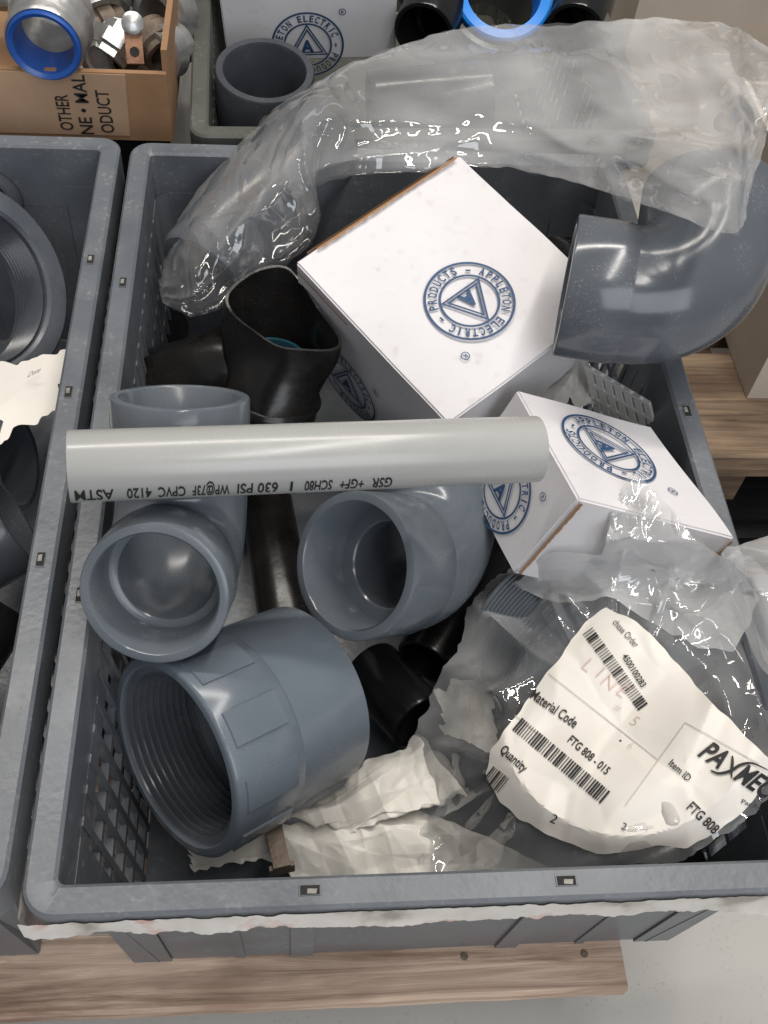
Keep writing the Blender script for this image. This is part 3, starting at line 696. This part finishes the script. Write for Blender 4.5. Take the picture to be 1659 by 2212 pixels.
def bagpts(off, seed, amp):
    n = 200; mrow = 72
    tops = catmull([Vector((a[0],a[1],z)) for a,b,z,zb,bu in ST], n, False)
    bots = catmull([Vector((b[0],b[1],zb)) for a,b,z,zb,bu in ST], n, False)
    bus = catmull([Vector((bu,0,0)) for a,b,z,zb,bu in ST], n, False)
    rs = []
    for i in range(n):
        row = []
        for j in range(mrow):
            t = j/(mrow-1); s_ = max(0, math.sin(math.pi*t))**.6
            q = tops[i].lerp(bots[i], t); u = i/n
            wu = u+.03*noise.noise(Vector((u*8,t*2,seed+40))); wt = t+.2*noise.noise(Vector((u*6,t*2,seed+50)))
            ridge = lambda a, b, s: 1-2*abs(noise.noise(Vector((wu*a+wt*.9, wt*b-wu*2, seed+s))))
            k = max(0, min(1, (u-.42)/.16))
            fa = .9*ridge(10,1.3,4)+.6*ridge(5,3.5,8)+.3*ridge(22,3,15)-.85
            fb_ = .8*ridge(2.4,3.4,4)+.6*ridge(7,2.2,8)+.35*ridge(15,5,15)-.85
            fold = fa*(1-k)+fb_*k
            dz = bus[i].x*s_*off+amp*fold*(.35+.65*s_)*(1 if off > 0.5 else .4)
            e = 10*noise.noise(Vector((u*22, t*3, seed+20)))+6*noise.noise(Vector((u*60, t*3, seed+24)))*(1-s_)
            row.append(P(q.x+e*.6, q.y+e, q.z+dz+.002))
        rs.append(row)
    return rs
tbag = thing('plastic_bag', 'large clear plastic bag draped over the back of the crate above the big white box', 'bag', P(800,300,-.03), 'clear plastic bags')
build('film_top', MB().rings(bagpts(1,1,.012), False), FILM, tbag, ang=60, recalc=False)
build('film_underside', MB().rings(bagpts(.12,3,.01), False), FILMU, tbag, ang=60, recalc=False)

# ------------------------------------------------------------------ lower right bag with coupling and label
MC = P(1350,1535,-.03); RCp = 292*mpp(MC); aC = axis(1350,1535,26,112)
RK = 236*mpp(MC); KC = hit(1290,1455, MC-aC*(RK+.006), aC)
ak = axis(1290,1455,90,-48); ak = (ak-aC*ak.dot(aC)).normalized()
tcp = thing('threaded_coupling', 'large grey threaded coupling lying inside the bag with the printed label', 'pipe coupling', KC-aC*RK)
tp_ = []
for i in range(16):
    s = -1.02*RK+i*.045*RK; tp_ += [(s,.945*RK),(s+.02*RK,.985*RK),(s+.028*RK,.985*RK)]
build('coupling_body', MB().lathe(KC, ak, [(-.28*RK,.93*RK),(-.26*RK,RK),(1.0*RK,RK),(1.04*RK,.97*RK),(1.04*RK,.88*RK),(-.28*RK,.84*RK)], 96), PVC, tcp)
build('outer_thread', MB().lathe(KC, ak, [(-1.06*RK,.86*RK),(-1.06*RK,.93*RK)]+tp_+[(-.285*RK,.93*RK),(-.285*RK,.84*RK),(-1.06*RK,.84*RK)], 96), PVC, tcp, ang=15)
def surf2(px, py, off):
    H = hit(px, py, MC, aC); d = (H-MC).length
    drop = max(0, d-RCp*.93)
    lift = 0
    if py < 1290: lift = min(1, (1290-py)/120)
    drop = min(drop*.9, .05)*(1-lift)-lift*.03
    s = (d/RCp); sag = -.003*max(0, 1-s*s)
    return hit(px, py, MC+aC*(off-drop+sag), aC)
outl = [(886,1790),(895,1660),(935,1530),(1000,1390),(1050,1270),(1120,1220),(1190,1205),(1290,1215),(1335,1100),(1380,1050),(1430,1090),(1500,1170),(1560,1200),(1660,1260),(1700,1450),(1700,1640),(1650,1740),(1510,1845),(1390,1880),(1200,1900),(1060,1888),(950,1895),(900,1850)]
ob = catmull([Vector((x,y,0)) for x, y in outl], 300)
ce = Vector((1330,1530,0)); rs = []
for i in range(64):
    s_ = (i/63)**.8; row = []
    for j, b in enumerate(ob):
        q = ce.lerp(b, .02+.98*s_)
        jit = (8*noise.noise(Vector((b.x*.03,b.y*.03,2)))+5*noise.noise(Vector((b.x*.08,b.y*.08,5))))*s_
        p = surf2(q.x+jit, q.y+jit, .006)
        an = 2*math.pi*j/len(ob); cx_, sx_ = math.cos(an), math.sin(an)
        w_ = p+Vector((noise.noise(p*14),noise.noise(p*14+Vector((5,5,5))),0))*.02
        fold = .9*rdg(cx_*2.6+2,sx_*2.6,s_*.9)+.6*rdg(w_.x*15,w_.y*20,w_.z*12)+.25*rdg(w_.x*34,w_.y*30,3)-.8
        am = .004+.012*max(0,min(1,(s_-.3)/.4))
        row.append(p+aC*fold*am)
    rs.append(row)
tb2 = thing('plastic_bag', 'clear plastic bag with a printed white label, at the lower right of the crate', 'bag', P(1330,1600,-.1), 'clear plastic bags')
build('bag_film', MB().rings(rs, True), FILM2, tb2, ang=60, recalc=False)
# gathered mouth of that bag, thrown up over the front of the tilted carton
mo = polyline([(1090,1260),(1190,1205),(1300,1200),(1332,1095),(1378,1036),(1432,1085),(1500,1165),(1575,1205),(1640,1300),(1590,1420),(1500,1400),(1420,1345),(1330,1300),(1180,1300)], 220)
rs = []; cm = Vector((1410,1230,0))
for i in range(44):
    s_ = i/43; row = []
    for j, b in enumerate(mo):
        q = cm.lerp(b, .02+.98*s_); e = 6*noise.noise(Vector((b.x*.03,b.y*.03,9)))*s_
        p = surf2(q.x+e, q.y+e, .014)
        wx = q.x+40*noise.noise(Vector((q.x*.006,q.y*.006,4))); wy = q.y+40*noise.noise(Vector((q.x*.006,q.y*.006,14)))
        row.append(p+aC*(.009*rdg(wx*.008+wy*.004,wy*.002,3)+.005*rdg(wx*.005-wy*.008,wx*.003,6)-.006))
    rs.append(row)
build('bag_mouth', MB().rings(rs, True), FILM4, tb2, ang=60, recalc=False)
# label
lab = [(1312,1312),(1372,1340),(1412,1375),(1468,1438),(1532,1512),(1600,1580),(1664,1640),(1652,1700),(1604,1752),(1545,1800),(1482,1832),(1420,1826),(1350,1842),(1290,1846),(1210,1815),(1128,1774),(1080,1732),(1046,1674),(1062,1618),(1110,1550),(1160,1482),(1215,1415),(1262,1345)]
lb = [p+Vector((5*noise.noise(p*.03),5*noise.noise(p*.03+Vector((9,9,9))),0)) for p in polyline(lab, 220)]; lc = Vector((1340,1600,0))
def lsurf(px, py, off=0):
    w_ = Vector((px+30*noise.noise(Vector((px*.008,py*.008,0))),py+30*noise.noise(Vector((px*.008,py*.008,9))),0))
    c = .009*noise.noise(Vector((px*.005,py*.005,3)))+.0055*crease(Vector((w_.x*.0055,w_.y*.0055,1)),1.0)+.0055*rdg(w_.x*.006+w_.y*.002,w_.y*.003,5)
    return surf2(px, py, .011+c+off)
rs = [[lsurf(*(lc.lerp(b, .01+.99*i/44))[:2]) for b in lb] for i in range(45)]
lo = build('paper_label', MB().rings(rs, True), PAPER, tb2, ang=22, recalc=False)
def ptxt(s, x, y, ang, h, w=None, bold=0.0, shear=0.0, m=BLK, name='printed_lettering'):
    ca, sa = math.cos(rad(ang)), math.sin(rad(ang)); mb = MB()
    txt(mb, s, lambda a, b: lsurf(x+a*ca+b*sa, y+a*sa-b*ca, .0009), h, w, bold, shear)
    return build(name, mb, m, lo, smooth=False, recalc=False)
def pbar(x, y, ang, ln, h, n):
    ca, sa = math.cos(rad(ang)), math.sin(rad(ang)); mb = MB()
    bars(mb, lambda a, b: lsurf(x+a*ca-b*sa, y+a*sa+b*ca, .0009), 0, ln, 0, h, n)
    build('barcode', mb, BLK, lo, smooth=False, recalc=False)
ptxt('chase Order', 1322,1345,48,15,74)
ptxt('4500100283', 1343,1418,58,14,80, .014)
ptxt('Material Code', 1143,1505,35,22,118, .014)
ptxt('FTG 808 - 015', 1224,1600,41,18,112, .014)
ptxt('Quantity', 1078,1622,42,20,70, .014)
ptxt('2', 1186,1774,30,20)
ptxt('2', 1340,1790,25,16)
ptxt('Item ID', 1442,1650,42,16,58, .008)
ptxt('FTG 808', 1481,1745,44,22,84, .014)
def lp(a, b, x=1505, y=1630, ang=33):
    ca, sa = math.cos(rad(ang)), math.sin(rad(ang)); return x+a*ca+b*sa, y+a*sa-b*ca
ptxt('PA', 1505,1630,33,42,56, .026, .42, name='printed_maker_name')
ptxt('MEC', *lp(92,0),33,42,94, .026, .42, name='printed_maker_name')
def stroke(pts, wmax):
    c = catmull([Vector((a,b,0)) for a, b in pts], 30, False); r0=[]; r1=[]
    for i, p in enumerate(c):
        t = i/29; d = (c[min(29,i+1)]-c[max(0,i-1)]).normalized(); n_ = Vector((-d.y,d.x,0))*(wmax*math.sin(math.pi*min(1,.12+.86*t))+.4)
        r0.append(lsurf(*lp(p.x+n_.x,p.y+n_.y),.0011)); r1.append(lsurf(*lp(p.x-n_.x,p.y-n_.y),.0011))
    build('printed_swoosh', MB().rings([r0,r1], False), BLK, lo, smooth=False, recalc=False)
stroke([(44,-12),(62,-8),(80,10),(92,34),(112,50),(150,56)], 3.0)
stroke([(66,40),(74,28),(82,12),(92,-2)], 2.8)
ptxt('Pacific', 1600,1735,20,10,44)
pbar(1280,1355,54,205,26,34); pbar(1128,1550,40,250,34,40); pbar(1066,1655,38,46,40,9)
mb = MB()
for x, y, a, s, h in ((1250,1440,35,'L',32),(1282,1458,35,'I',30),(1292,1474,35,'N',30),(1326,1496,35,'E',30),(1322,1530,35,'#',18),(1356,1560,35,'5',24),(1352,1612,35,'6',16)):
    ca, sa = math.cos(rad(a)), math.sin(rad(a))
    txt(mb, s, lambda p, q, x=x, y=y, ca=ca, sa=sa: lsurf(x+p*ca+q*sa, y+p*sa-q*ca, .0009), h, None, -.022, .2)
build('handwriting', mb, RED, lo, smooth=False, recalc=False)
for x0,y0,x1,y1 in ((1185,1455,1420,1640),(1112,1545,1170,1590),(1350,1740,1480,1560),(1480,1560,1640,1650)):
    d = Vector((x1-x0,y1-y0)).normalized(); n_ = Vector((-d.y,d.x))*.8; k = 40; r0=[];r1=[]
    for i in range(k):
        x = x0+(x1-x0)*i/(k-1); y = y0+(y1-y0)*i/(k-1); r0.append(lsurf(x+n_.x,y+n_.y,.0009)); r1.append(lsurf(x-n_.x,y-n_.y,.0009))
    build('ruled_line', MB().rings([r0,r1], False), GREYINK, lo, smooth=False, recalc=False)

# third bag at the right edge
ob3 = catmull([Vector((x,y,0)) for x, y in [(1548,1215),(1595,1185),(1660,1175),(1730,1200),(1760,1380),(1720,1500),(1650,1482),(1600,1400),(1570,1300)]], 140)
rs = []
for i in range(40):
    s_ = i/39; row = []
    for j, b in enumerate(ob3):
        q = Vector((1660,1320,0)).lerp(b, .02+.98*s_)
        p = P(q.x, q.y, .05-.03*s_*s_); w_ = p+Vector((noise.noise(p*25),noise.noise(p*25+Vector((5,5,5))),0))*.015
        row.append(p+Vector((0,0,1))*(.007*rdg(w_.x*30,w_.y*20,2)+.005*rdg(w_.x*20+w_.y*25,w_.y*35,5)))
    rs.append(row)
t3 = tag(build('plastic_bag', MB().rings(rs, True), FILM3, ang=60, recalc=False), 'bright crumpled bag end at the right picture edge, over the labelled bag', 'bag', 'clear plastic bags')

# ------------------------------------------------------------------ left crate contents
ML = P(-58,615,-.02); RL = 232*mpp(ML); aL = axis(-58,615,30,20)
tl_ = thing('threaded_coupling', 'large grey threaded ring fitting in the left crate, cut by the picture edge', 'pipe coupling', ML-aL*RL)
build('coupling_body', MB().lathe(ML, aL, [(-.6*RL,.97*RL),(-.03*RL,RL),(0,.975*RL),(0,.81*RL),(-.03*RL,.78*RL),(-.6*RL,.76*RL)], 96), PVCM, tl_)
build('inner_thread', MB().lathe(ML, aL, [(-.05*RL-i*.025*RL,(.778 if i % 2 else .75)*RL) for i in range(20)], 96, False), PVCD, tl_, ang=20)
cp = crumple('paper_label', 'white paper label lying in the left crate under the threaded ring', 'label', [(-90,815,-.05),(150,755,-.05),(120,885,-.05),(-90,1010,-.05)], .003, 8, PAPER, seed=8)
mb = MB()
txt(mb, 'Date', lambda x, y: P(58+x*.9+y*.5, 816-x*.42-y*.9, -.0405), 13, 30)
build('printed_lettering', mb, BLK, cp, smooth=False, recalc=False)
dpipe('dark grey pipe in the left crate just below the paper label', P(-120,1010,-.09), P(40,1000,-.08), .035, PVCD, 'dark pipes in the left crate')
dpipe('black fitting end at the left picture edge, below the dark grey pipe', P(-80,1180,-.07), P(30,1120,-.06), .036, PVCD, 'dark pipes in the left crate')
dpipe('black pipe low in the left crate near its front end', P(-100,1420,-.12), P(-20,1300,-.11), .03, DARK, 'dark pipes in the left crate')
dpipe('grey metal pipe standing at the back of the left crate above the threaded ring', P(-40,450,-.03), P(20,400,-.1), .026, PVCD, 'dark pipes in the left crate')

# ------------------------------------------------------------------ back crate contents
rc_ = P(572,150,-.012); rr = 108*mpp(rc_)
tag(build('pipe_ring', MB().lathe(rc_, Vector((.03,-.12,1)).normalized(), [(-.075,rr*.96),(-.002,rr),(0,rr*.97),(0,rr*.84),(-.003,rr*.81),(-.075,rr*.8)], 80), PVCD), 'short dark grey pipe coupling standing upright in the back crate', 'pipe coupling')
bk = P(1088,-18,.0); br = 106*mpp(bk); ab = Vector((0,-.62,.78)).normalized()
tbk = thing('black_fitting', 'black pipe fitting with a bright blue ring at the top edge of the picture', 'pipe fitting', bk-ab*.1)
build('fitting_body', MB().lathe(bk, ab, [(-.12,br*1.2),(-.02,br*1.22),(-.004,br*1.16),(-.003,br*.9),(-.12,br*.86)], 64), DARK, tbk)
build('blue_ring', MB().lathe(bk, ab, [(-.004,br*1.04),(.003,br*1.02),(.005,br*.97),(.003,br*.78),(-.03,br*.74),(-.03,br*.85)], 64), BLUE2, tbk)
for i, (px, py, lab_) in enumerate(((915,70,'black curved pipe piece beside the white carton at the back'),(960,25,'black pipe piece left of the fitting with the blue ring'),(1240,70,'black pipe piece right of the fitting with the blue ring'))):
    a = P(px,py,-.02); dpipe(lab_, a, a+Vector((.05*(-1)**i,.14,.01)), .03, DARK, 'black pipes in the back crate')

# open carton back left with metal parts, standing on a low black tub
yc = .66; xr_ = PY(372,285,yc).x; zt = PY(180,155,yc).z; x0_ = xr_-.46
zb = PY(250,302,yc).z
tc_ = thing('open_carton', 'open brown cardboard box with black print at the upper left, full of metal parts', 'carton', (x0_,yc,zb))
def slab(name, c8, m=KRAFT): return build(name, MB().hexa(c8), m, tc_, smooth=False)
tub = MB(); tub.box((x0_+.01,yc+.015,ZF+.001),(xr_-.01,yc+.41,zb-.0005)); tub.box((x0_+.004,yc+.011,zb-.02),(xr_-.004,yc+.0145,zb-.001))
tag(build('plastic_tub', tub, DARK, smooth=False), 'black plastic tub under the brown cardboard box, mostly hidden behind the crates', 'tub')
slab('front_panel', [(x0_,yc,zb),(xr_,yc,zb),(xr_,yc+.005,zb),(x0_,yc+.005,zb),(x0_,yc,zt),(xr_,yc,zt),(xr_,yc+.005,zt),(x0_,yc+.005,zt)])
slab('side_panel', [(xr_-.005,yc+.0055,zb),(xr_,yc+.0055,zb),(xr_,yc+.42,zb),(xr_-.005,yc+.42,zb),(xr_-.003,yc+.0055,zt+.018),(xr_+.002,yc+.0055,zt+.018),(xr_+.012,yc+.42,zt+.06),(xr_+.007,yc+.42,zt+.06)])
slab('back_panel', [(x0_,yc+.425,zb),(xr_,yc+.425,zb),(xr_,yc+.43,zb),(x0_,yc+.43,zb),(x0_,yc+.425,zt),(xr_,yc+.425,zt),(xr_,yc+.43,zt),(x0_,yc+.43,zt)])
slab('bottom_panel', [(x0_,yc+.006,zb),(xr_-.006,yc+.006,zb),(xr_-.006,yc+.42,zb),(x0_,yc+.42,zb),(x0_,yc+.006,zb+.004),(xr_-.006,yc+.006,zb+.004),(xr_-.006,yc+.42,zb+.004),(x0_,yc+.42,zb+.004)])
xl = PY(268,200,yc).x; xk = PY(-60,200,yc).x
tpv = MB().hexa([(xk,yc-.0012,zb+.005),(xl,yc-.0012,zb+.005),(xl,yc-.0004,zb+.005),(xk,yc-.0004,zb+.005),(xk,yc-.0012,zt-.001),(xl+.003,yc-.0012,zt-.001),(xl+.003,yc-.0004,zt-.001),(xk,yc-.0004,zt-.001)])
build('printed_panel', tpv, mat('tan_card', (.43,.28,.18), .65, var=.25, vs=10, bump=.1, bs=80), tc_, smooth=False)
for s, px, y0, y1 in (('OTHER',160,282,205),('NE • MAL',204,292,163),('ODUCT',248,288,196)):
    A_ = PY(px, y0, yc-.0018); B_ = PY(px, y1, yc-.0018); mb = MB()
    txt(mb, s, lambda x, y, A_=A_: Vector((A_.x-y, yc-.0018, A_.z+x)), 27*mpp(A_), w=(B_.z-A_.z), bold=.012)
    build('printed_lettering', mb, BLK, tc_, smooth=False, recalc=False)
cf = P(95,98,.045); cr_ = 78*mpp(cf); ac = axis(95,98,32,-115)
tcf = thing('conduit_fitting', 'silver metal conduit fitting with a blue inner ring in the brown cardboard box', 'metal fitting', cf-ac*.08)
build('fitting_body', MB().lathe(cf, ac, [(-.08,cr_*.8),(-.055,cr_*.82),(-.05,cr_*1.15),(-.034,cr_*1.18),(-.03,cr_*1.08),(-.004,cr_*1.1),(0,cr_*1.04),(-.002,cr_*.92),(-.08,cr_*.72)], 64), STEEL, tcf)
build('blue_ring', MB().lathe(cf, ac, [(-.002,cr_*1.0),(.002,cr_*.99),(.003,cr_*.94),(.001,cr_*.82),(-.03,cr_*.78)], 64), BLUE, tcf)
g = 'loose metal parts in the cardboard box'
def mfit(px, py, z, r, th, ph, lab_, k, m, ln=.04):
    c = P(px,py,z); a = axis(px,py,th,ph)
    prof = [(-ln,r*.8),(-.022,r*.82),(-.02,r*1.12),(-.008,r*1.12),(-.006,r*.95),(0,r*.95),(0,r*.7),(-ln,r*.65)]
    tag(build('metal_fitting', MB().lathe(c, a, prof, 40 if k else 8), m, smooth=bool(k)), lab_, 'metal fitting', g)
for i, (px, py, z, r, th, ph, lab_) in enumerate(((225,40,.01,.026,55,-70,'big cast grey pipe body right behind the blue ringed conduit fitting'),(212,128,.01,.016,50,20,'small grey metal ring beside the conduit fitting, near the front panel'),(335,40,.01,.026,45,-160,'large dull cap near the right panel of the cardboard box'),(30,-15,.02,.03,60,-80,'bright metal coupling in the top left corner'),(275,130,.0,.018,40,-60,'dark metal ring lying below the brownish lug'),(265,5,.02,.024,55,-60,'dull ribbed metal nut at the top edge right of the conduit fitting'),(330,118,.0,.022,50,200,'grey metal ring in the right front corner of the cardboard box'))):
    mfit(px, py, z, r, th, ph, lab_, i != 5, STEEL if i != 4 else RUST, .035)
rnd = random.Random(5)
for i in range(8):
    px = 195+rnd.random()*165; py = 5+rnd.random()*130
    mfit(px, py, -.005+.01*rnd.random(), .012+.008*rnd.random(), 30+50*rnd.random(), 180+180*rnd.random(), 'small metal fitting in the jumbled heap inside the brown cardboard box', i % 2, (STEEL, RUST, STEEL, DARK)[i % 4], .03)
cu_ = P(288,82,.035); Mc = Matrix.Translation(cu_)@Euler((rad(50),rad(5),rad(10))).to_matrix().to_4x4()
tcu = thing('metal_lug', 'brownish metal lug with a round bolt in the brown cardboard box', 'metal lug', cu_)
build('lug_plate', MB().box((-.007,-.02,-.003),(.007,.014,.002), Mc), COPP, tcu, smooth=False)
build('bolt_head', MB().lathe(Mc@Vector((0,.010,.0021)), Mc.to_3x3()@Vector((0,0,1)), [(0,.009),(.006,.009),(.008,.006),(.0085,0)], 24, False), STEEL, tcu)
build('bolt_hole', MB().lathe(Mc@Vector((0,-.011,.0022)), Mc.to_3x3()@Vector((0,0,1)), [(0,.004),(.0005,.0039),(.0006,0)], 20, False), SLOT, tcu, smooth=False)

# ------------------------------------------------------------------ light
w = bpy.data.worlds.new('World'); sc.world = w; w.use_nodes = True
w.node_tree.nodes['Background'].inputs['Color'].default_value = (.98,.98,1,1); w.node_tree.nodes['Background'].inputs['Strength'].default_value = .22
def area(name, loc, target, sx, sy, e, col):
    l = bpy.data.lights.new(name, 'AREA'); l.shape = 'RECTANGLE'; l.size = sx; l.size_y = sy; l.energy = e; l.color = col
    o = bpy.data.objects.new(name, l); COL.objects.link(o); o.location = loc
    o.rotation_euler = (Vector(target)-Vector(loc)).to_track_quat('-Z','Y').to_euler()
area('tube_lamp', (.1,1.3,2.3), (.2,.3,0), 2.4,.14, 38, (1,.94,.86))
area('tube_lamp', (.7,.1,2.4), (.2,.3,0), 2.4,.14, 31, (1,.96,.9))
area('door_light', (.9,-2.3,1.7), (.2,.2,0), 2.2,1.8, 42, (.9,.945,1))
